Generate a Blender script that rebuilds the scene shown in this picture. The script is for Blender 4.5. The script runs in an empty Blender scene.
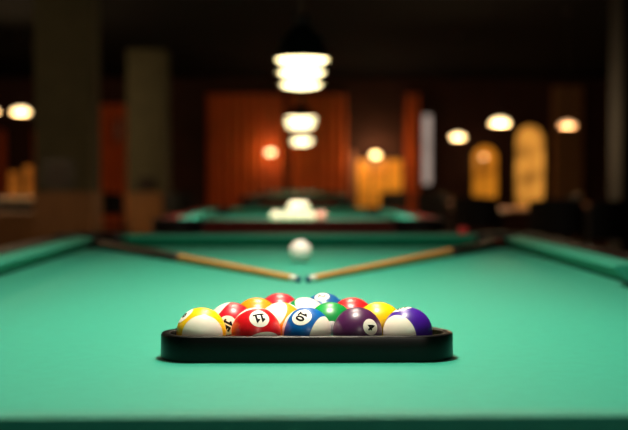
import bpy, bmesh, math, random
from mathutils import Vector, Matrix, noise
random.seed(7)
S = bpy.context.scene
COL = S.collection
PI = math.pi

# ------------------------------------------------------------------ camera, world, exposure
F_PX = 1040.0
CAM = Vector((-0.0104, 0.0, 0.997))
VPX, VPY = 296.7, 183.2
cam = bpy.data.cameras.new('camera')
cam.sensor_width = 36.0
cam.lens = 36.0 * F_PX / 628.0
cam.clip_start = 0.05
cam.dof.use_dof = True
cam.dof.focus_distance = 1.165
cam.dof.aperture_fstop = 3.5
cam.dof.aperture_blades = 0
cam_o = bpy.data.objects.new('camera', cam)
cam_o.location = CAM
cam_o.rotation_euler = (PI / 2 - math.atan((215 - VPY) / F_PX), 0, -math.atan((314 - VPX) / F_PX))
COL.objects.link(cam_o)
S.camera = cam_o

W = bpy.data.worlds.new('world')
S.world = W
W.use_nodes = True
W.node_tree.nodes['Background'].inputs[0].default_value = (1.0, 0.75, 0.5, 1)
W.node_tree.nodes['Background'].inputs[1].default_value = 0.02
S.view_settings.view_transform = 'Standard'
S.view_settings.look = 'None'
S.view_settings.gamma = 1.0
S.view_settings.use_curve_mapping = False
S.view_settings.exposure = 0.0
S.cycles.use_denoising = True
S.cycles.max_bounces = 8
S.cycles.sample_clamp_indirect = 6.0

LAMP_W = 82.0          # power of one billiard lamp's bulb
LAMP_CONE = 120.0       # cut-off of its deep shade, degrees
LAMP_COL = (1.0, 0.91, 0.79)
GLOW_COL = (1.0, 0.86, 0.62)
BED = 0.80             # height of the playing surface


def px(x, d): return (x - VPX) / F_PX * d + CAM.x
def pz(y, d): return CAM.z - (y - VPY) / F_PX * d


# ------------------------------------------------------------------ materials
def lin(c):
    return tuple(((v / 255) / 12.92 if v / 255 <= 0.04045 else ((v / 255 + 0.055) / 1.055) ** 2.4) for v in c) + (1,)


def mat(name, rgb, rough=0.5, metal=0.0, vary=0.15, scale=20.0, bump=0.0, bump_scale=200.0, coat=0.0, sheen=0.0, spec=0.5,
        stretch=(1, 1, 1)):
    m = bpy.data.materials.new(name)
    m.use_nodes = True
    nt = m.node_tree
    b = nt.nodes['Principled BSDF']
    b.inputs['Roughness'].default_value = rough
    b.inputs['Metallic'].default_value = metal
    b.inputs['Coat Weight'].default_value = coat
    b.inputs['Sheen Weight'].default_value = sheen
    b.inputs['Specular IOR Level'].default_value = spec
    c = lin(rgb)
    tc = nt.nodes.new('ShaderNodeTexCoord')
    mp = nt.nodes.new('ShaderNodeMapping')
    mp.inputs['Scale'].default_value = stretch
    nt.links.new(tc.outputs['Object'], mp.inputs['Vector'])
    if vary:
        n = nt.nodes.new('ShaderNodeTexNoise')
        n.inputs['Scale'].default_value = scale
        n.inputs['Detail'].default_value = 5
        nt.links.new(mp.outputs[0], n.inputs['Vector'])
        r = nt.nodes.new('ShaderNodeValToRGB')
        r.color_ramp.elements[0].position = 0.3
        r.color_ramp.elements[1].position = 0.7
        r.color_ramp.elements[0].color = tuple(v * (1 - vary) for v in c[:3]) + (1,)
        r.color_ramp.elements[1].color = tuple(min(1, v * (1 + vary)) for v in c[:3]) + (1,)
        nt.links.new(n.outputs['Fac'], r.inputs['Fac'])
        nt.links.new(r.outputs['Color'], b.inputs['Base Color'])
    else:
        b.inputs['Base Color'].default_value = c
    if bump:
        n2 = nt.nodes.new('ShaderNodeTexNoise')
        n2.inputs['Scale'].default_value = bump_scale
        n2.inputs['Detail'].default_value = 4
        nt.links.new(mp.outputs[0], n2.inputs['Vector'])
        bp = nt.nodes.new('ShaderNodeBump')
        bp.inputs['Strength'].default_value = bump
        bp.inputs['Distance'].default_value = 0.002
        nt.links.new(n2.outputs['Fac'], bp.inputs['Height'])
        nt.links.new(bp.outputs[0], b.inputs['Normal'])
    return m


def glow(name, rgb_lin, strength, mottle=0.0, scale=6.0):
    m = bpy.data.materials.new(name)
    m.use_nodes = True
    nt = m.node_tree
    b = nt.nodes['Principled BSDF']
    b.inputs['Base Color'].default_value = (*[0.8 * v for v in rgb_lin], 1)
    b.inputs['Emission Color'].default_value = (*rgb_lin, 1)
    b.inputs['Emission Strength'].default_value = strength
    if mottle:
        tc = nt.nodes.new('ShaderNodeTexCoord')
        n = nt.nodes.new('ShaderNodeTexNoise')
        n.inputs['Scale'].default_value = scale
        nt.links.new(tc.outputs['Object'], n.inputs['Vector'])
        r = nt.nodes.new('ShaderNodeValToRGB')
        r.color_ramp.elements[0].position = 0.35
        r.color_ramp.elements[1].position = 0.65
        r.color_ramp.elements[0].color = tuple(v * (1 - mottle) for v in rgb_lin) + (1,)
        r.color_ramp.elements[1].color = tuple(rgb_lin) + (1,)
        nt.links.new(n.outputs['Fac'], r.inputs['Fac'])
        nt.links.new(r.outputs['Color'], b.inputs['Emission Color'])
    return m


def ball_mat(name, rgb, stripe):
    m = bpy.data.materials.new(name)
    m.use_nodes = True
    nt = m.node_tree
    b = nt.nodes['Principled BSDF']
    b.inputs['Roughness'].default_value = 0.34
    b.inputs['Coat Weight'].default_value = 0.05
    b.inputs['Coat Roughness'].default_value = 0.12
    if not stripe:
        b.inputs['Base Color'].default_value = lin(rgb)
        return m
    tc = nt.nodes.new('ShaderNodeTexCoord')
    sp = nt.nodes.new('ShaderNodeSeparateXYZ')
    nt.links.new(tc.outputs['Object'], sp.inputs[0])
    a = nt.nodes.new('ShaderNodeMath'); a.operation = 'ABSOLUTE'
    nt.links.new(sp.outputs['Z'], a.inputs[0])
    mr = nt.nodes.new('ShaderNodeMapRange')
    mr.inputs['From Min'].default_value = 0.58 * BR - 0.0002
    mr.inputs['From Max'].default_value = 0.58 * BR + 0.0002
    nt.links.new(a.outputs[0], mr.inputs['Value'])
    mx = nt.nodes.new('ShaderNodeMix'); mx.data_type = 'RGBA'
    mx.inputs['A'].default_value = lin(rgb)
    mx.inputs['B'].default_value = lin(IVORY)
    nt.links.new(mr.outputs['Result'], mx.inputs['Factor'])
    nt.links.new(mx.outputs['Result'], b.inputs['Base Color'])
    return m


BR = 0.0280
IVORY = (246, 236, 218)
M = {}
M['cloth'] = mat('green billiard cloth', (24, 150, 124), 0.62, vary=0.05, scale=60, bump=0.1, bump_scale=900, sheen=0.11, spec=0.35)
M['mahogany'] = mat('dark mahogany', (126, 32, 20), 0.42, vary=0.35, scale=6, coat=0.0, spec=0.25, stretch=(8, 1, 8))
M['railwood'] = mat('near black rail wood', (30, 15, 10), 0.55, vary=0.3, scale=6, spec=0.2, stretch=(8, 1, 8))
M['rubber'] = mat('black rubber', (12, 11, 11), 0.6, vary=0.1)
M['leather'] = mat('black leather', (16, 13, 12), 0.5, bump=0.3, bump_scale=300)
M['pearl'] = mat('pearl inlay', (225, 220, 205), 0.25, vary=0.08)
M['blackplastic'] = mat('black plastic', (3, 3, 3), 0.32, vary=0.1, spec=0.2)
M['numwhite'] = mat('ball number white', (250, 242, 226), 0.35, vary=0, spec=0.3)
M['numblack'] = mat('ball number black', (12, 9, 8), 0.6, vary=0, spec=0.1)
M['cuewhite'] = mat('cue ball white', (246, 236, 230), 0.3, vary=0.02, coat=0.1)
M['maple'] = mat('pale maple', (214, 150, 78), 0.3, vary=0.2, scale=5, stretch=(30, 30, 1), coat=0.2)
M['cuedark'] = mat('dark stained cue butt', (48, 20, 18), 0.35, vary=0.3, scale=8, stretch=(20, 20, 1))
M['plum'] = mat('plum cue collar', (92, 30, 60), 0.3, vary=0.1)
M['redring'] = mat('red ring', (170, 14, 30), 0.3, vary=0.1)
M['ferrule'] = mat('white ferrule', (236, 232, 220), 0.3, vary=0.05)
M['bluetip'] = mat('blue chalky leather tip', (40, 84, 110), 0.85, vary=0.2)
M['redchalk'] = mat('red paper', (228, 62, 66), 0.7, vary=0.1)
M['shade'] = mat('dark green enamel', (16, 26, 20), 0.35, vary=0.1)
M['shadein'] = mat('white enamel', (230, 225, 210), 0.5, vary=0.03)
M['cord'] = mat('black cable', (9, 9, 9), 0.6, vary=0.1)
M['wall'] = mat('dark brown plaster', (66, 30, 13), 0.85, vary=0.2, scale=3, bump=0.2, bump_scale=40)
M['ceiling'] = mat('dark ceiling boards', (7, 5, 4), 0.9, vary=0.25, scale=4, spec=0.1, stretch=(1, 12, 1))
M['floor'] = mat('brown floor boards', (98, 62, 38), 0.35, vary=0.3, scale=3, stretch=(10, 1, 1))
M['olive'] = mat('olive pillar paint', (86, 84, 62), 0.8, vary=0.15, scale=5)
M['tan'] = mat('tan pillar panel', (150, 104, 58), 0.6, vary=0.2, scale=4, stretch=(6, 6, 1))
M['darkpillar'] = mat('dark pillar paint', (14, 12, 9), 0.8, vary=0.2, scale=5)
M['redcurtain'] = mat('russet curtain', (222, 100, 22), 0.9, vary=0.25, scale=4, stretch=(8, 8, 0.6), sheen=0.2)
M['blackwood'] = mat('black stained wood', (18, 13, 11), 0.4, vary=0.2)
M['tabletop'] = mat('warm table top', (176, 128, 104), 0.4, vary=0.12, scale=4)
M['linen'] = mat('white linen', (220, 208, 190), 0.9, vary=0.05)
M['picture'] = mat('dark print', (38, 22, 14), 0.5, vary=0.5, scale=5)
M['paleprint'] = mat('pinkish print', (190, 110, 90), 0.6, vary=0.3, scale=6)
M['palewood'] = mat('pale door post', (190, 120, 90), 0.6, vary=0.1)
M['lampglow'] = glow('lamp diffuser', (1.0, 0.82, 0.44), 6.5)
M['pendantglow'] = glow('frosted lamp glass', (1.0, 0.70, 0.34), 4.0)
M['peachglow'] = glow('peach lamp glass', (1.0, 0.52, 0.24), 1.7)
M['amber1'] = glow('amber lit glass', (0.66, 0.22, 0.012), 1.0, 0.75, 2.2)  # emission painted for the wall and alcove lit by lamps
M['amber2'] = glow('bright amber lit glass', (0.9, 0.36, 0.05), 1.0, 0.8, 2.6)  # emission painted for lamplight in the taller arched alcove
M['amber3'] = glow('dim amber lit glass', (0.36, 0.10, 0.01), 1.0, 0.6, 4.0)  # emission painted for the dim candlelit patches of wall
M['paleglass'] = glow('pale lit glass', (0.42, 0.32, 0.27), 1.0, 0.25, 2.0)  # emission put in for the bright upright strip on the wall


# ------------------------------------------------------------------ mesh helpers
def link(name, bm, m, parent=None, smooth=True, mats=None):
    bmesh.ops.recalc_face_normals(bm, faces=bm.faces[:])
    me = bpy.data.meshes.new(name)
    bm.to_mesh(me); bm.free()
    for k in (mats or [m]):
        me.materials.append(k)
    for p in me.polygons:
        p.use_smooth = smooth
    if smooth:
        try:
            me.set_sharp_from_angle(angle=math.radians(38))
        except Exception:
            pass
    o = bpy.data.objects.new(name, me)
    COL.objects.link(o)
    if parent:
        o.parent = parent
    return o


def tag(o, label, cat, group=None):
    o['label'] = label; o['category'] = cat
    if group: o['group'] = group
    return o


def struct(o):
    o['kind'] = 'structure'
    return o


def thing(name, label, cat, loc=(0, 0, 0), rz=0.0, group=None):
    o = bpy.data.objects.new(name, None)
    o.empty_display_size = 0.1
    COL.objects.link(o)
    o.location = loc; o.rotation_euler = (0, 0, rz)
    return tag(o, label, cat, group)


def dup(root, loc, label, group=None, rz=None):
    r = root.copy(); COL.objects.link(r); r.location = loc
    if rz is not None: r.rotation_euler = (0, 0, rz)
    r['label'] = label
    if group: r['group'] = group
    for ch in root.children:
        c = ch.copy(); COL.objects.link(c); c.parent = r
        for g in ch.children:
            d = g.copy(); COL.objects.link(d); d.parent = c
    return r


def box(bm, x0, x1, y0, y1, z0, z1, bev=0.0, mi=0):
    vs = [bm.verts.new((x, y, z)) for x in (x0, x1) for y in (y0, y1) for z in (z0, z1)]
    fs = [bm.faces.new([vs[i] for i in q]) for q in ((0, 1, 3, 2), (4, 6, 7, 5), (0, 4, 5, 1), (2, 3, 7, 6), (0, 2, 6, 4), (1, 5, 7, 3))]
    for f in fs: f.material_index = mi
    if bev:
        es = list({e for f in fs for e in f.edges})
        bmesh.ops.bevel(bm, geom=es, offset=bev, segments=3, affect='EDGES')
    return bm


def lathe(bm, prof, n=32, M4=None, mi=None):
    """prof: (radius, height) pairs; mi: a material index for each band"""
    rings = []
    for r, z in prof:
        if r < 1e-6:
            rings.append([bm.verts.new((0, 0, z))])
        else:
            rings.append([bm.verts.new((r * math.cos(2 * PI * k / n), r * math.sin(2 * PI * k / n), z)) for k in range(n)])
    for i in range(len(rings) - 1):
        a, b = rings[i], rings[i + 1]
        for k in range(n):
            k2 = (k + 1) % n
            if len(a) == 1 and len(b) == 1: continue
            if len(a) == 1: f = bm.faces.new((a[0], b[k], b[k2]))
            elif len(b) == 1: f = bm.faces.new((a[k], b[0], a[k2]))
            else: f = bm.faces.new((a[k], b[k], b[k2], a[k2]))
            if mi: f.material_index = mi[i]
    if M4 is not None:
        bmesh.ops.transform(bm, matrix=M4, verts=[v for r in rings for v in r])
    return bm


def prism(bm, pts, z0, z1):
    lo = [bm.verts.new((x, y, z0)) for x, y in pts]
    hi = [bm.verts.new((x, y, z1)) for x, y in pts]
    n = len(pts)
    bm.faces.new(lo[::-1]); bm.faces.new(hi)
    for k in range(n):
        bm.faces.new((lo[k], lo[(k + 1) % n], hi[(k + 1) % n], hi[k]))
    return bm


def tube(bm, pts, r, n=10):
    rings = []
    P = [Vector(p) for p in pts]
    for i, p in enumerate(P):
        t = (P[min(i + 1, len(P) - 1)] - P[max(i - 1, 0)]).normalized()
        a = t.orthogonal().normalized(); b = t.cross(a)
        rings.append([bm.verts.new(p + r * (math.cos(2 * PI * k / n) * a + math.sin(2 * PI * k / n) * b)) for k in range(n)])
    for a, b in zip(rings, rings[1:]):
        off = min(range(n), key=lambda o: sum((a[k].co - b[(k + o) % n].co).length for k in range(n)))
        for k in range(n):
            bm.faces.new((a[k], a[(k + 1) % n], b[(k + 1 + off) % n], b[(k + off) % n]))
    bm.faces.new(rings[0][::-1]); bm.faces.new(rings[-1])
    return bm


def nb(): return bmesh.new()


# ------------------------------------------------------------------ the room
XL, XR, YN, YF, ZC = -6.6, 7.0, -2.5, 20.0, 3.0
struct(link('floor', box(nb(), XL - .1, XR + .1, YN - .1, YF + .1, -0.1, 0), M['floor'], smooth=False))
struct(link('ceiling', box(nb(), XL - .1, XR + .1, YN - .1, YF + .1, ZC, ZC + .1), M['ceiling'], smooth=False))
struct(link('wall_back', box(nb(), XL - .1, XR + .1, YF, YF + .1, 0, ZC), M['wall'], smooth=False))
struct(link('wall_left', box(nb(), XL - .1, XL, YN, YF, 0, ZC), M['wall'], smooth=False))
struct(link('wall_right', box(nb(), XR, XR + .1, YN, YF, 0, ZC), M['wall'], smooth=False))
struct(link('wall_front', box(nb(), XL - .1, XR + .1, YN - .1, YN, 0, ZC), M['wall'], smooth=False))
bm = nb(); box(bm, -1.6, 2.9, YF - .12, YF - .002, 2.86, 2.995)
struct(link('trim_1', bm, M['wall'], smooth=False))


def pillar(xc, yc, w, name, split):
    o = struct(link(name, box(nb(), xc - w / 2, xc + w / 2, yc - w / 2, yc + w / 2, 0, ZC - .001, 0.01), M['olive'] if split else M['darkpillar'], smooth=False))
    if split:
        e = w / 2 + .015
        struct(link('wainscot', box(nb(), xc - e, xc + e, yc - e, yc + e, 0.001, split, 0.008), M['tan'], o, smooth=False))
    return o


PA, PB = 10.9, 15.6
pillar(px(63.5, PA), PA + .3, .58, 'pillar_1', pz(192, PA))
pillar(px(147, PB), PB + .3, .58, 'pillar_2', pz(193, PB))
pillar(px(648, 9.0), 9.25, .40, 'pillar_3', 0)


def picture(xc, yface, zc, w, h, label, pm):
    t = thing('picture', label, 'picture', (xc, yface - .012, zc))
    bm = nb()
    f = .03
    for a in ((-w / 2, w / 2, -h / 2, -h / 2 + f), (-w / 2, w / 2, h / 2 - f, h / 2), (-w / 2, -w / 2 + f, -h / 2, h / 2), (w / 2 - f, w / 2, -h / 2, h / 2)):
        box(bm, a[0], a[1], -.012, .011, a[2], a[3])
    link('picture_frame', bm, M['blackwood'], t, smooth=False)
    link('print', box(nb(), -w / 2 + f, w / 2 - f, -.002, .008, -h / 2 + f, h / 2 - f), pm, t, smooth=False)


picture(px(60, PA), PA + .01, pz(180, PA) + .06, .32, .30, 'dark framed picture on the nearer olive pillar, just above its tan panel', M['picture'])
picture(px(147, PB), PB + .01, pz(184, PB), .26, .20, 'small dark framed picture on the farther olive pillar', M['picture'])


def glow_panel(n, x0, x1, y0, y1, gm, arch=False, bars=2):
    """amber lit window in the back wall, given in pixels at the wall"""
    d = YF
    X0, X1, Z0, Z1 = px(x0, d), px(x1, d), pz(y1, d), pz(y0, d)
    w = X1 - X0
    def outline(g):
        pts = [(X0 - g, Z0 - g), (X1 + g, Z0 - g)]
        if arch:
            r = w / 2 + g
            for k in range(0, 17):
                a = PI * k / 16
                pts.append(((X0 + X1) / 2 + r * math.cos(a), Z1 - w / 2 + r * math.sin(a)))
        else:
            pts += [(X1 + g, Z1 + g), (X0 - g, Z1 + g)]
        return pts
    root = bpy.data.objects.new('window_%d' % n, None)
    COL.objects.link(root); root.location = ((X0 + X1) / 2, YF, Z0); struct(root)
    L = Matrix.Translation(-Vector(root.location))
    bm = nb()
    pts = outline(0)
    a = [bm.verts.new((x, YF - .012, z)) for x, z in pts]
    b = [bm.verts.new((x, YF - .004, z)) for x, z in pts]
    bm.faces.new(a); bm.faces.new(b[::-1])
    for k in range(len(pts)):
        k2 = (k + 1) % len(pts); bm.faces.new((a[k], b[k], b[k2], a[k2]))
    bm.transform(L)
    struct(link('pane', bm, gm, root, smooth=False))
    bm = nb()
    o, i = outline(.05), outline(0)
    ring = lambda p, y: [bm.verts.new((x, y, z)) for x, z in p]
    of, ob, jf, jb = ring(o, YF - .05), ring(o, YF - .003), ring(i, YF - .05), ring(i, YF - .003)
    for k in range(len(o)):
        k2 = (k + 1) % len(o)
        for q in ((of[k], of[k2], jf[k2], jf[k]), (of[k], ob[k], ob[k2], of[k2]), (jf[k], jf[k2], jb[k2], jb[k]), (ob[k], jb[k], jb[k2], ob[k2])):
            bm.faces.new(q)
    for k in range(1, bars):
        xx = X0 + w * k / bars
        box(bm, xx - .015, xx + .015, YF - .04, YF - .013, Z0, Z1 - .01)
    bm.transform(L)
    struct(link('window_frame', bm, M['blackwood'], root, smooth=False))


glow_panel(1, 357, 402, 160, 207, M['amber1'], bars=3)
glow_panel(2, 473, 497, 146, 207, M['amber1'], arch=True, bars=1)
glow_panel(3, 516, 544, 126, 208, M['amber2'], arch=True, bars=1)
glow_panel(4, 11, 21, 172, 199, M['amber3'], bars=1)
glow_panel(5, 26, 34, 166, 199, M['amber3'], bars=1)
glow_panel(6, 423, 431, 115, 184, M['paleglass'], bars=1)
bm = nb(); box(bm, px(350, YF), px(355.5, YF), YF - .1, YF - .002, 0.001, pz(152, YF))
struct(link('trim_2', bm, M['palewood'], smooth=False))
bm = nb(); box(bm, px(552, YF), px(580, YF), YF - .25, YF - .002, 0.001, 2.85)
struct(link('trim_3', bm, M['tan'], smooth=False))


def curtain(x0, x1, z1, label, folds, group='russet curtains on the back wall'):
    """pleated drape between two pixel columns of the back wall"""
    X0, X1 = px(x0, YF), px(x1, YF)
    bm = nb()
    n = folds * 10
    rows = 8
    g = {}
    for side in (0, 1):
        for i in range(n + 1):
            for j in range(rows + 1):
                t = i / n
                z = 0.03 + (z1 - 0.03) * j / rows
                y = YF - .10 + .05 * math.sin(2 * PI * folds * t + .5 * math.sin(7 * t)) * (1.1 - .3 * j / rows) + (.006 if side else 0)
                g[side, i, j] = bm.verts.new((X0 + (X1 - X0) * t, y, z))
    for i in range(n):
        for j in range(rows):
            for s in (0, 1):
                bm.faces.new((g[s, i, j], g[s, i + 1, j], g[s, i + 1, j + 1], g[s, i, j + 1]))
    for i in range(n):
        for j in (0, rows):
            bm.faces.new((g[0, i, j], g[0, i + 1, j], g[1, i + 1, j], g[1, i, j]))
    for j in range(rows):
        for i in (0, n):
            bm.faces.new((g[0, i, j], g[0, i, j + 1], g[1, i, j + 1], g[1, i, j]))
    t = thing('curtain', label, 'curtain', ((X0 + X1) / 2, YF - .1, 0), 0, group)
    bm.transform(Matrix.Translation(-Vector(t.location)))
    link('drape', bm, M['redcurtain'], t)
    bm = nb(); tube(bm, [(X0 - t.location.x - .03, 0, z1 + .02), (X1 - t.location.x + .03, 0, z1 + .02)], .018)
    for e in (X0 - t.location.x + .02, X1 - t.location.x - .02):
        box(bm, e - .01, e + .01, 0, .095, z1 + .005, z1 + .03)
    link('curtain_rod', bm, M['blackwood'], t)


curtain(208, 284, 2.7, 'russet pleated curtain on the back wall, widest one, beyond the row of lamps', 9)
curtain(290, 346, 2.7, 'russet pleated curtain on the back wall beside the amber window with the pale post', 6)
curtain(404, 419, 2.7, 'narrow russet curtain between the amber window and the slim pale window', 2)
curtain(96, 128, 2.5, 'russet curtain on the back wall seen between the two olive pillars', 4)
curtain(0, 9, 2.0, 'russet curtain strip at the dim amber windows, the outer one', 2)
curtain(36, 50, 2.0, 'russet curtain strip mostly hidden behind the nearer olive pillar', 2)
picture(px(118, YF - .3), YF - .18, pz(130, YF - .3), .14, .42, 'tall narrow pinkish picture hung in front of the curtain between the olive pillars', M['paleprint'])


# ------------------------------------------------------------------ pool tables
HW, HL = 0.615, 1.22         # half the playing field of the near table, nose to nose
CPX, CPY, PR = HW + .022, HL + .022, .060


def arc(cx, cy, r, a0, a1, n):
    return [(cx + r * math.cos(math.radians(a0 + (a1 - a0) * k / n)), cy + r * math.sin(math.radians(a0 + (a1 - a0) * k / n))) for k in range(n + 1)]


def pool_table(label, loc, group, near=0, HW=0.615, HL=1.22):
    CPX, CPY = HW + .022, HL + .022
    t = thing('pool_table', label, 'pool table', loc, 0, group)
    # bed with the pocket cut-outs
    bx, by = HW + .03, HL + .03
    q = []
    def corner(sx, sy):
        c = (sx * CPX, sy * CPY)
        pts = []
        for k in range(41):
            a = 2 * PI * k / 40
            x, y = c[0] + PR * math.cos(a), c[1] + PR * math.sin(a)
            if abs(x) <= bx and abs(y) <= by: pts.append((x, y))
        pts = sorted(set((round(x, 6), round(y, 6)) for x, y in pts), key=lambda p: math.atan2(p[1] - sy * by, p[0] - sx * bx))
        return pts
    def order(p, start):
        p = sorted(p, key=lambda v: (v[0] - start[0]) ** 2 + (v[1] - start[1]) ** 2)
        return p
    sc = HW + .055                                    # side pocket centre
    side = lambda sx: [(sc * sx + .062 * math.cos(a) * -sx, .062 * math.sin(a) * sx) for a in [(-PI / 2 + PI * k / 24) for k in range(25)] if abs(sc * sx + .062 * math.cos(a) * -sx) <= bx]
    out = []
    out += order(corner(1, -1), (bx - .2, -by))
    s = side(1); out += sorted(s, key=lambda p: p[1])
    out += order(corner(1, 1), (bx, by - .2))
    out += order(corner(-1, 1), (-bx + .2, by))
    s = side(-1); out += sorted(s, key=lambda p: -p[1])
    out += order(corner(-1, -1), (-bx, -by + .2))
    link('bed_cloth', prism(nb(), out, BED - .03, BED), M['cloth'], t, smooth=False)
    # cushions: cloth-covered rubber with a blunt nose
    prof = [(.008, .0345), (.002, .033), (.0, .0305), (.002, .028), (.014, .016), (.030, .0005), (.052, .0005), (.052, .039), (.03, .0375)]
    def cushion(p0, p1, n, e0, e1, wide=0):
        d = (Vector(p1) - Vector(p0)).normalized(); n = Vector(n)
        bm = nb()
        A, B = [], []
        for u, z in prof:
            v = u
            if wide and u > .05: u = wide
            a = Vector(p0) + n * u - d * e0 * v; b = Vector(p1) + n * u + d * e1 * v
            A.append(bm.verts.new((a.x, a.y, BED + z))); B.append(bm.verts.new((b.x, b.y, BED + z)))
        m = len(prof)
        for k in range(m): bm.faces.new((A[k], A[(k + 1) % m], B[(k + 1) % m], B[k]))
        bm.faces.new(A); bm.faces.new(B[::-1])
        link('cushion', bm, M['cloth'], t)
    g, gs = .085, .068
    cushion((-HW + g, HL), (HW - g, HL), (0, 1), .55, .55)
    cushion((-HW + g, -HL), (HW - g, -HL), (0, -1), .55, .55, near)
    for sx in (-1, 1):
        cushion((sx * HW, gs), (sx * HW, HL - g), (sx, 0), .15, .55)
        cushion((sx * HW, -HL + g), (sx * HW, -gs), (sx, 0), .55, .15)
    # wooden rails
    ri, ro, zt = .0525, .150, BED + .039
    def rail(x0, x1, y0, y1, zt=zt):
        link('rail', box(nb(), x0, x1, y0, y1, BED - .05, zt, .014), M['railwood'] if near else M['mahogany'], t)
    rail(-HW + .085, HW - .085, HL + ri, HL + ro); rail(-HW + .085, HW - .085, -HL - max(ro, near + .03), -HL - (near + .0005 if near else ri), BED + .010 if near else zt)
    for sx in (-1, 1):
        a, b = sorted((sx * (HW + ri), sx * (HW + ro)))
        rail(a, b, .0705, HL - .085); rail(a, b, -HL + .085, -.0705)
    # pockets: raised rubber casting with a leather cup
    def pocket(cx, cy, ang, half, r, ro_):
        bm = nb()
        prism(bm, arc(cx, cy, ro_, ang - half, ang + half, 24) + arc(cx, cy, r, ang + half, ang - half, 24), BED - .05, BED + .042)
        es = [e for e in bm.edges if abs(e.verts[0].co.z - e.verts[1].co.z) < 1e-6 and e.verts[0].co.z > BED]
        bmesh.ops.bevel(bm, geom=es, offset=.006, segments=2, affect='EDGES')
        o = link('pocket', bm, M['rubber'], t)
        bm = nb()
        lathe(bm, [(r - .001, BED - .032), (r - .004, BED - .10), (r - .014, BED - .15), (0, BED - .16)], 24, Matrix.Translation((cx, cy, 0)))
        link('pocket_cup', bm, M['leather'], o)
    for sx in (-1, 1):
        for sy in (-1, 1):
            pocket(sx * CPX, sy * CPY, math.degrees(math.atan2(sy, sx)), 118, PR + .001, .122)
        pocket(sx * (sc + .004), 0, 0 if sx > 0 else 180, 78, .0625, .092)
    # apron and legs
    for x0, x1, y0, y1 in ((-HW - .085, HW + .085, HL + .06, HL + .10), (-HW - .085, HW + .085, -HL - .10, -HL - .06), (HW + .065, HW + .105, -HL - .06, HL + .06), (-HW - .105, -HW - .065, -HL - .06, HL + .06)):
        link('apron', box(nb(), x0, x1, y0, y1, .56, BED - .051, .006), M['mahogany'], t, smooth=False)
    for sx in (-1, 1):
        for sy in (-1, 1):
            bm = nb()
            lathe(bm, [(0, 0), (.07, 0), (.075, .02), (.05, .05), (.055, .15), (.085, .36), (.095, .48), (.08, .53), (.10, .56), (.10, .62), (0, .62)], 20,
                  Matrix.Translation((sx * (HW - .03), sy * (HL - .13), 0)))
            link('leg', bm, M['mahogany'], t)
    # pearl sights set in the rails
    rm = ri + .055
    for sx in (-1, 1):
        for k in (1, 2, 3, 5, 6, 7):
            sight(sx * (HW + rm), -HL + k * HL / 4, zt, t)
        for k in (1, 2, 3):
            if not near or sx > 0: sight(-HW + k * HW / 2, sx * (HL + rm), zt, t)
    return t


SIGHT = []
def sight(x, y, z, parent):
    if not SIGHT:
        o = link('sight', lathe(nb(), [(0, -.001), (.006, -.001), (.006, .0006), (0, .0008)], 4), M['pearl'], parent, smooth=False)
        SIGHT.append(o)
    else:
        o = SIGHT[0].copy(); COL.objects.link(o); o.parent = parent
    o.location = (x, y, z)


T1Y = 0.750 + HL
GT = 'pool tables in one row under the lamps'
pool_table('green pool table carrying the black rack, nearest of the tables in the row', (0, T1Y, 0), GT, .0525)
T2Y, T3Y, T4Y = 5.56, 12.4, 17.7
table = pool_table('green pool table with a pile of cream balls, second in the row', (0, T2Y, 0), GT, 0, .495, .99)
dup(table, (0, T3Y, 0), 'green pool table third in the row, beyond the one with cream balls')
dup(table, (0, T4Y, 0), 'green pool table farthest in the row, before the curtains')


# ------------------------------------------------------------------ lamps
def pool_lamp(label, loc, group, power, R=.155):
    """loc: centre of the shade's open bottom"""
    t = thing('pendant_lamp', label, 'lamp', loc, 0, group)
    bm = nb()
    lathe(bm, [(R, 0), (R + .004, .004), (R - .01, .03), (.10, .10), (.05, .15), (.03, .17), (.03, .21), (0, .215)], 40)
    lathe(bm, [(R - .001, .001), (R - .016, .03), (.095, .096), (.03, .14), (0, .145)], 40, mi=[1] * 4)
    link('lamp_shade', bm, None, t, mats=[M['shade'], M['shadein']])
    link('diffuser', lathe(nb(), [(0, -.020), (R * .5, -.018), (R * .8, -.010), (R - .014, .002), (R - .014, .006), (0, .0)], 40), M['lampglow'], t)
    h = ZC - loc[2]
    link('cord', tube(nb(), [(0, 0, .21), (0, 0, h - .02)], .005, 8), M['cord'], t)
    link('canopy', lathe(nb(), [(0, h - .04), (.03, h - .04), (.055, h - .012), (.055, h - .001), (0, h - .001)], 24), M['shade'], t)
    L = bpy.data.lights.new('bulb', 'SPOT')
    L.energy = power; L.color = LAMP_COL
    L.spot_size = math.radians(LAMP_CONE); L.spot_blend = .8; L.shadow_soft_size = .11
    o = bpy.data.objects.new('bulb', L); COL.objects.link(o); o.parent = t
    o.location = (0, 0, -.02)
    return t


LZ = BED + .914
ordn = ['nearest', 'middle', 'farthest']
for (ys, lz, txt, xo, pws) in (((T1Y - .76, T1Y - .20, T1Y + .42), .914, 'above the near pool table with the rack', 0, (1.2, .55, .75)),
                           ((5.00, 5.56, 6.24), .786, 'above the pool table with cream balls', .016, (1.8, .25, .2)),
                           ((11.6, 12.4, 13.1), .914, 'above the third pool table', .036, (.1, .1, .1)),
                           ((17.1, 17.8, 18.5), .914, 'above the farthest pool table', .08, (.5, .5, .9))):
    for k in range(3):
        pool_lamp('glowing round pendant lamp %s, %s of its three' % (txt, ordn[k]), (xo, ys[k], BED + lz), 'pendant lamps over the pool tables', LAMP_W * pws[k], .132 if lz < .8 else .185)


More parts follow.
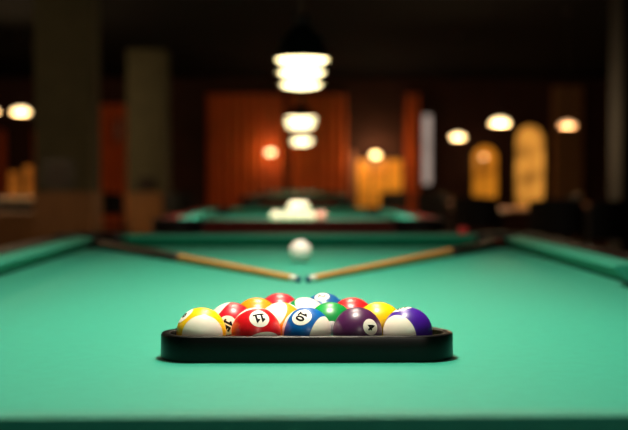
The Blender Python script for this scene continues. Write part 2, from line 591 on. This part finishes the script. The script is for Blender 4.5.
def dome_pendant(label, loc, R, gm, power, col, group):
    t = thing('pendant_lamp', label, 'lamp', loc, 0, group)
    link('glass_shade', lathe(nb(), [(0, -.12 * R), (.7 * R, -.1 * R), (R, 0), (.97 * R, .14 * R), (.7 * R, .4 * R), (.35 * R, .56 * R), (0, .6 * R)], 32), gm, t)
    h = ZC - loc[2]
    link('cord', tube(nb(), [(0, 0, .58 * R), (0, 0, h - .02)], .005, 8), M['cord'], t)
    link('canopy', lathe(nb(), [(0, h - .04), (.03, h - .04), (.05, h - .012), (.05, h - .001), (0, h - .001)], 20), M['blackwood'], t)
    L = bpy.data.lights.new('bulb', 'POINT'); L.energy = power; L.color = col; L.shadow_soft_size = R * .6
    o = bpy.data.objects.new('bulb', L); COL.objects.link(o); o.parent = t; o.location = (0, 0, -R * .9)
    return t


WARM = (1.0, .66, .34)
gp = 'glass pendants over the dining tables'
DT = [(0, 0, 0, .12, 'pendantglow', 'cream glass pendant out of the picture beside the near table', 8),
      (0, 0, 0, .12, 'pendantglow', 'cream glass pendant behind the camera', 32),
      (0, 0, 0, .12, 'pendantglow', 'cream glass pendant out of the picture beside the second table', 42),
      (500, 124, 10.3, .100, 'pendantglow', 'highest cream glass pendant over the nearest dining table by the arched windows', 26),
      (458, 138, 14.0, .100, 'pendantglow', 'cream glass pendant nearest the slim pale window', 26),
      (568, 126, 12.0, .095, 'peachglow', 'dim peach glass pendant beside the dark pillar', 14),
      (23, 113.5, 14.0, .125, 'pendantglow', 'cream glass pendant just beside the nearer olive pillar', 26),
      (-9, 113.0, 14.0, .125, 'pendantglow', 'cream glass pendant cut off by the edge of the picture', 26)]
OFF = [Vector((-2.9, 2.6, 1.75)), Vector((.5, -1.5, 1.95)), Vector((-3.3, 7.6, 1.75))]  # unseen pendants added only to fill the room with light
for i, (X, Y, d, R, gm, lab, pw) in enumerate(DT):
    dome_pendant(lab, OFF[i] if i < 3 else (px(X, d), d, pz(Y, d)), R, M[gm], pw, LAMP_COL if i == 1 else WARM, gp)


def sconce(X, Y, R, gm, power, label):
    d = YF - .22
    t = thing('wall_lamp', label, 'lamp', (px(X, d), d, pz(Y, d)), 0, 'wall lamps at the curtains')
    link('glass_globe', lathe(nb(), [(R * math.sin(PI * k / 12), -.55 * R * math.cos(PI * k / 12)) for k in range(13)], 24), gm, t)
    bm = nb(); tube(bm, [(0, 0, -R * .95), (0, .03, -R - .05), (0, .21, -R - .05)], .012, 8)
    box(bm, -.05, .05, .20, .216, -R - .14, -R + .04)
    link('bracket', bm, M['blackwood'], t)
    L = bpy.data.lights.new('bulb', 'POINT'); L.energy = power; L.color = WARM; L.shadow_soft_size = .06
    o = bpy.data.objects.new('bulb', L); COL.objects.link(o); o.parent = t; o.location = (0, -R - .08, 0)


sconce(270.5, 152.5, .085, M['pendantglow'], 4, 'globe wall lamp on the widest russet curtain')
sconce(375.5, 155, .085, M['pendantglow'], 16, 'globe wall lamp above the amber window with the pale post')
sconce(484, 157, .06, M['peachglow'], 1.5, 'small peach globe lamp in front of the narrower arched window')


# ------------------------------------------------------------------ dining tables and chairs
def round_table(label, loc, R, top):
    t = thing('dining_table', label, 'table', loc, 0, 'round dining tables')
    link('table_top', lathe(nb(), [(0, .72), (R - .01, .72), (R, .73), (R, .745), (R - .008, .75), (0, .75)], 40), top, t)
    link('pedestal', lathe(nb(), [(0, 0), (.26, 0), (.26, .02), (.06, .06), (.04, .2), (.04, .68), (.14, .719), (0, .719)], 24), M['blackwood'], t)


ta = [(500, 10.3, .48, 'tabletop', 'round warm-lit dining table, nearest of those before the arched windows'),
      (458, 14.0, .42, 'tabletop', 'round dining table under the pendant nearest the slim pale window'),
      (568, 12.0, .42, 'tabletop', 'round dining table under the dim peach pendant')]
for X, d, R, m, lab in ta:
    round_table(lab, (px(X, d), d, 0), R, M[m])

t = thing('dining_table', 'long pale-topped table seen beside the nearer olive pillar', 'table', (px(4, 14), 14.0, 0))
link('table_top', box(nb(), -.55, .55, -.35, .35, .765, .80, .006), M['linen'], t, smooth=False)
link('side_panel', box(nb(), -.50, .50, -.30, -.27, .30, .764), M['blackwood'], t, smooth=False)
for sx in (-1, 1):
    for sy in (-1, 1):
        link('leg', box(nb(), sx * .48 - .03, sx * .48 + .03, sy * .30 - .025, sy * .30 + .025, 0, .764), M['blackwood'], t, smooth=False)


t = thing('bench', 'low tan wooden bench between the nearer olive pillar and the edge of the picture', 'bench', (-3.35, 12.4, 0))
link('seat', box(nb(), -.62, .42, -.2, .2, .62, .66, .006), M['tan'], t, smooth=False)
link('front_panel', box(nb(), -.60, .40, -.19, .18, .001, .619), M['tan'], t, smooth=False)


def chair(label, loc, rz, group='black wooden chairs'):
    t = thing('chair', label, 'chair', loc, rz, group)
    link('seat', box(nb(), -.21, .21, -.21, .21, .43, .47, .012), M['leather'], t)
    bm = nb()
    n = 8
    v = {}
    for s in (0, 1):
        for i in range(n + 1):
            for j in (0, 1):
                a = -1 + 2 * i / n
                v[s, i, j] = bm.verts.new((.20 * a, .21 + .05 * (1 - a * a) + .022 * s + (.03 if j else 0), (.60, .86 + .02 * (1 - a * a))[j]))
    for i in range(n):
        for s in (0, 1): bm.faces.new((v[s, i, 0], v[s, i + 1, 0], v[s, i + 1, 1], v[s, i, 1]))
        for j in (0, 1): bm.faces.new((v[0, i, j], v[0, i + 1, j], v[1, i + 1, j], v[1, i, j]))
    for i in (0, n): bm.faces.new((v[0, i, 0], v[0, i, 1], v[1, i, 1], v[1, i, 0]))
    link('backrest', bm, M['leather'], t)
    for sx in (-1, 1):
        link('leg', tube(nb(), [(sx * .20, -.20, 0), (sx * .185, -.185, .43)], .018, 8), M['blackwood'], t)
        link('leg', tube(nb(), [(sx * .20, .23, 0), (sx * .19, .19, .45), (sx * .19, .225, .84)], .018, 8), M['blackwood'], t)
    return t


c0 = chair('black chair behind the far corner pocket, between the two olive pillars', (px(111, 13.2), 13.2, 0), PI)
for X, d, rz, lab in ((182, 13.4, .3, 'black chair beside the farther olive pillar'),
                      (478, 9.55, 2.9, 'black chair with its back to the camera at the nearest dining table'),
                      (550, 10.9, -1.6, 'black chair turned sideways at the nearest dining table'),
                      (440, 12.9, 2.6, 'black chair at the dining table by the slim pale window'),
                      (560, 8.1, 2.8, 'black chair standing in front of the peach pendant table'),
                      (598, 7.4, 3.4, 'black chair at the foot of the dark pillar'),
                      (330, 15.2, 3.1, 'black chair between the third and the farthest pool table'),
                      (392, 15.4, 3.2, 'black chair before the amber window with the pale post')):
    dup(c0, (px(X, d), d, 0), lab, rz=rz)


# ------------------------------------------------------------------ numbered balls
def sphere_mesh(r, nu=48, nv=28):
    return lathe(nb(), [(r * math.sin(PI * k / nv), -r * math.cos(PI * k / nv)) for k in range(nv + 1)], nu)


def ell(cx, cy, rx, ry, a0, a1, n=20):
    return [(cx + rx * math.cos(math.radians(a0 + (a1 - a0) * k / n)), cy + ry * math.sin(math.radians(a0 + (a1 - a0) * k / n))) for k in range(n + 1)]


GLYPH = {
    '0': [ell(.3, .5, .22, .44, 0, 360, 32)],
    '1': [[(.12, .74), (.33, .93), (.33, .06)], [(.12, .05), (.54, .05)]],
    '2': [ell(.3, .70, .22, .24, 160, -20, 16) + [(.08, .06), (.54, .06)]],
    '3': [ell(.28, .72, .22, .22, 150, -90, 14) + ell(.28, .28, .24, .23, 90, -150, 14)],
    '4': [[(.42, .06), (.42, .94), (.05, .34), (.58, .34)]],
    '5': [[(.50, .94), (.14, .94), (.10, .52)] + ell(.28, .34, .23, .28, 125, -150, 16)],
    '6': [ell(.30, .28, .21, .23, 0, 360, 24), [(.09, .30), (.16, .66), (.42, .94)]],
    '7': [[(.08, .94), (.52, .94), (.24, .06)]],
    '9': [ell(.30, .72, .21, .23, 0, 360, 24), [(.51, .70), (.44, .34), (.18, .06)]],
}


def numeral_mesh(bm, text, s, up, h, R, bold=.15):
    s = Vector(s).normalized(); up = Vector(up); up = (up - s * up.dot(s)).normalized()
    right = up.cross(s)
    adv = .62
    tot = adv * len(text) - .02
    w = bold * h / 2
    def P(u, v): return (s * R + right * u + up * v).normalized() * R
    for i, ch in enumerate(text):
        for pl in GLYPH[ch]:
            pts = [Vector(((x + i * adv - tot / 2) * h, (y - .5) * h)) for x, y in pl]
            dense = [pts[0]]
            for a, b in zip(pts, pts[1:]):
                k = max(1, int((b - a).length / (.12 * h)))
                dense += [a.lerp(b, j / k) for j in range(1, k + 1)]
            closed = (dense[0] - dense[-1]).length < 1e-6
            n = len(dense)
            L, Rr = [], []
            for k in range(n):
                a = dense[k - 1] if k else (dense[-2] if closed else dense[0])
                b = dense[k + 1] if k < n - 1 else (dense[1] if closed else dense[-1])
                d0 = (dense[k] - a); d1 = (b - dense[k])
                d0 = d0.normalized() if d0.length > 1e-9 else d1.normalized()
                d1 = d1.normalized() if d1.length > 1e-9 else d0
                t = (d0 + d1)
                t = t.normalized() if t.length > 1e-6 else d0
                nn = Vector((-t.y, t.x))
                m = w / max(.5, abs(nn.dot(Vector((-d0.y, d0.x)))))
                e = Vector((0, 0))
                if not closed and k == 0: e = -d1 * w * .9
                if not closed and k == n - 1: e = d0 * w * .9
                L.append(bm.verts.new(P(*(dense[k] + e + nn * m)))); Rr.append(bm.verts.new(P(*(dense[k] + e - nn * m))))
            for k in range(n - 1):
                bm.faces.new((L[k], L[k + 1], Rr[k + 1], Rr[k]))


def cap(bm, s, r, R):
    """a round patch lying on the ball, r across its radius"""
    s = Vector(s).normalized(); a = s.orthogonal().normalized(); b = s.cross(a)
    th = math.asin(r / R)
    c = bm.verts.new(s * R)
    prev = None
    for j in range(1, 7):
        t = th * j / 6
        ring = [bm.verts.new((s * math.cos(t) + (a * math.cos(2 * PI * k / 36) + b * math.sin(2 * PI * k / 36)) * math.sin(t)) * R) for k in range(36)]
        for k in range(36):
            k2 = (k + 1) % 36
            if prev is None: bm.faces.new((c, ring[k], ring[k2]))
            else: bm.faces.new((prev[k], ring[k], ring[k2], prev[k2]))
        prev = ring


def ball(num, rgb, stripe, xy, axis, spot, up, label):
    up = (up[0], -(spot[0] * up[0] + spot[2] * up[2]) / spot[1], up[2])
    o = link('billiard_ball', sphere_mesh(BR), ball_mat('ball %s' % num, rgb, stripe))
    tag(o, label, 'billiard ball', 'numbered balls in the rack')
    z = Vector(axis).normalized(); x = Vector(spot); x = (x - z * x.dot(z)).normalized(); y = z.cross(x)
    R3 = Matrix((x, y, z)).transposed()
    o.matrix_world = Matrix.Translation((xy[0], xy[1], BED + BR + .0003)) @ R3.to_4x4()
    lup = R3.transposed() @ Vector(up)
    r = (.40 if stripe else .335) * BR
    for s in (1, -1):
        bm = nb(); cap(bm, (s, 0, 0), r, BR * 1.003)
        sp = link('number_spot', bm, M['numwhite'], o)
        bm = nb(); numeral_mesh(bm, num, (s, 0, 0), lup, r * (1.0 if len(num) == 1 else .92), BR * 1.006, .22 if len(num) == 1 else .24)
        link('numeral', bm, M['numblack'], sp)
    return o


Y1, Y2, Y3, Y4 = 1.175, 1.2253, 1.2756, 1.3300
HID = (0, .6, -.8)
ball('9', (255, 200, 0), True, (-.1185, Y1), (.16, -.97, -.06), (-.62, .5, .62), (-.6, 0, .6), 'ball with a yellow stripe, white side facing out, at the end of the front row')
ball('11', (214, 16, 26), True, (-.0565, Y1), (.28, -.62, -.72), (.18, -.74, .65), (.33, 0, -.90), 'ball with a red stripe and a number 11, in the front row')
ball('10', (0, 92, 168), True, (.0009, Y1), (.84, -.5, -.2), (-.27, -.62, .74), (.96, 0, -.26), 'ball with a blue stripe and a number 10, in the front row')
ball('4', (74, 26, 72), False, (.0583, Y1), (.3, .5, .8), (.45, -.87, .2), (.86, .3, .50), 'plain purple ball with a number 4, in the front row')
ball('12', (66, 22, 146), True, (.1157, Y1), (-.65, -.755, -.11), (.12, .45, .88), (.3, 0, .9), 'ball with a violet stripe, white side facing out, at the end of the front row')
ball('15', (196, 16, 40), True, (-.0877, Y2), (-.80, .2, .55), (-.05, -.98, .12), (.88, 0, -.42), 'ball with a crimson stripe and a number 15, between the yellow and red striped balls')
ball('13', (244, 140, 10), True, (-.0285, Y2), (-.64, -.42, .62), (.7, .3, .6), (0, 0, 1), 'ball with an orange stripe, mostly its white side showing, in the second row')
ball('6', (0, 134, 56), False, (.0297, Y2), (0, 0, 1), HID, (0, 1, 0), 'plain green ball behind the blue stripe and purple balls')
ball('1', (255, 205, 0), False, (.0871, Y2), (0, .9, -.5), (.62, .35, .62), (0, 1, 0), 'plain yellow ball behind the purple and violet stripe balls')
ball('5', (248, 146, 14), False, (-.0600, Y3), (0, 0, 1), HID, (0, 1, 0), 'plain orange ball behind the red stripe ball')
ball('14', (0, 136, 66), True, (-.0010, Y3), (.5, -.35, .79), (-.8, .2, .6), (0, 0, 1), 'ball with a green stripe, white side up, in the middle of the third row')
ball('3', (212, 28, 32), False, (.0578, Y3), (0, 0, 1), HID, (0, 1, 0), 'plain red ball behind the green and yellow balls')
ball('7', (190, 34, 48), False, (-.0325, Y4), (0, 0, 1), HID, (0, 1, 0), 'plain dull red ball in the back row, touching the blue one')
ball('2', (24, 90, 150), False, (.0249, Y4), (0, .9, .4), (-.12, -.40, .91), (.2, -.9, 0), 'plain blue ball with its white number spot turned up, in the back row')

# ------------------------------------------------------------------ the triangle rack
TC = [Vector((-.124, Y1)), Vector((.1268, Y1)), Vector((.0014, Y1 + .1254 * math.sqrt(3)))]
def tri_outline(r, n=14):
    pts = []
    for i, c in enumerate(TC):
        a0 = (150 + 120 * i)
        pts += [(c.x + r * math.cos(math.radians(a0 + 120 * k / n)), c.y + r * math.sin(math.radians(a0 + 120 * k / n))) for k in range(n + 1)]
    return pts
RH = .0288
sec = [(.0291, .0006), (.0291, RH - .0025), (.0298, RH - .0007), (.0312, RH), (.0378, RH), (.0392, RH - .0007), (.0399, RH - .0025), (.0402, .0025), (.0396, .0006)]
bm = nb()
loops = [[bm.verts.new((x, y, BED + z)) for x, y in tri_outline(r)] for r, z in sec]
for a, b in zip(loops, loops[1:] + loops[:1]):
    n = len(a)
    for k in range(n): bm.faces.new((a[k], a[(k + 1) % n], b[(k + 1) % n], b[k]))
tag(link('ball_rack', bm, M['blackplastic']), 'black triangular ball rack lying on the green cloth around the numbered balls', 'ball rack')

# ------------------------------------------------------------------ cue ball
o = link('cue_ball', sphere_mesh(BR), M['cuewhite'])
o.location = (-.0012, 2.58, BED + BR + .0003)
tag(o, 'white cue ball on the green cloth behind the cue tips', 'billiard ball')


# ------------------------------------------------------------------ cue sticks
def cue(tip, end, length, joint, label, ring):
    d = Vector((end[0] - tip[0], end[1] - tip[1], 0)).normalized()
    r0, r1 = .0064, .0146
    rad = lambda s: r0 + (r1 - r0) * s / length
    t = thing('cue_stick', label, 'cue stick', (tip[0], tip[1], BED + r0 + .0004))
    dd = Vector((d.x, d.y, (r1 - r0) / length)).normalized()
    q = dd.to_track_quat('Z', 'Y').to_matrix().to_4x4()
    def seg(name, s0, s1, m, grow=1.0, cap0=True):
        bm = nb()
        pr = [(0, s0)] + [(rad(s0 + (s1 - s0) * k / 6) * grow, s0 + (s1 - s0) * k / 6) for k in range(7)] + [(0, s1)]
        lathe(bm, pr, 20)
        o = link(name, bm, m, t)
        o.matrix_local = q
    bm = nb(); lathe(bm, [(0, 0), (.004, .0006), (.0060, .0025), (.0064, .008), (0, .008)], 20)
    link('tip', bm, M['bluetip'], t).matrix_local = q
    seg('ferrule', .008, .032, M['ferrule'])
    seg('shaft', .032, joint, M['maple'])
    seg('collar', joint, joint + .02, M['plum'], 1.0)
    seg('butt', joint + .02, length - .03, M['cuedark'])
    if ring: seg('ring', length - .11, length - .09, M['redring'], 1.02)
    seg('bumper', length - .03, length, M['rubber'], .97)


FY = T1Y + CPY
cue((-.0045, 2.05), (-CPX, FY), 1.325, .62, 'cue stick with a long dark butt, running to the corner pocket by the black chair', False)
cue((.0090, 2.05), (CPX, FY), 1.325, .82, 'cue stick with a longer pale shaft and a red ring near its butt end', True)

# ------------------------------------------------------------------ chalk on the far rail
o = link('chalk_cube', box(nb(), -.012, .012, -.012, .012, 0, .022, .002), M['redchalk'])
o.location = (px(463.5, T1Y + HL + .034), T1Y + HL + .034, BED + .0392); o.rotation_euler = (0, 0, .4)
tag(o, 'small red chalk cube on the far cushion near the end of the cue', 'chalk')

# ------------------------------------------------------------------ cream balls on the second table
pile = []
d0, s = 5.22, .0577
for layer, n in ((0, 3), (1, 2)):
    for row in range(n):
        for k in range(n - row):
            pile.append(((k - (n - 1 - row) / 2) * s - .003, d0 + layer * s * .2887 + row * s * .866, BED + BR + .0003 + layer * s * .8165))
pile += [(.112, d0 + .02, BED + BR + .0003), (-.118, d0 + .03, BED + BR + .0003)]
cream = mat('cream ball', (252, 238, 205), .15, vary=.02, coat=.3)
pink = mat('pale pink ball', (232, 150, 130), .15, vary=.02, coat=.3)
src = link('billiard_ball', sphere_mesh(BR, 32, 18), cream)
for i, p in enumerate(pile):
    if i == 9:
        o = link('billiard_ball', sphere_mesh(BR, 32, 18), pink)
        tag(o, 'pale pink ball beside the pile of cream balls on the second table', 'billiard ball')
    else:
        if i == 0: o = src
        else:
            o = src.copy(); COL.objects.link(o)
        tag(o, 'cream ball in the blurred pile on the second pool table', 'billiard ball', 'cream balls piled on the second table')
    o.location = p
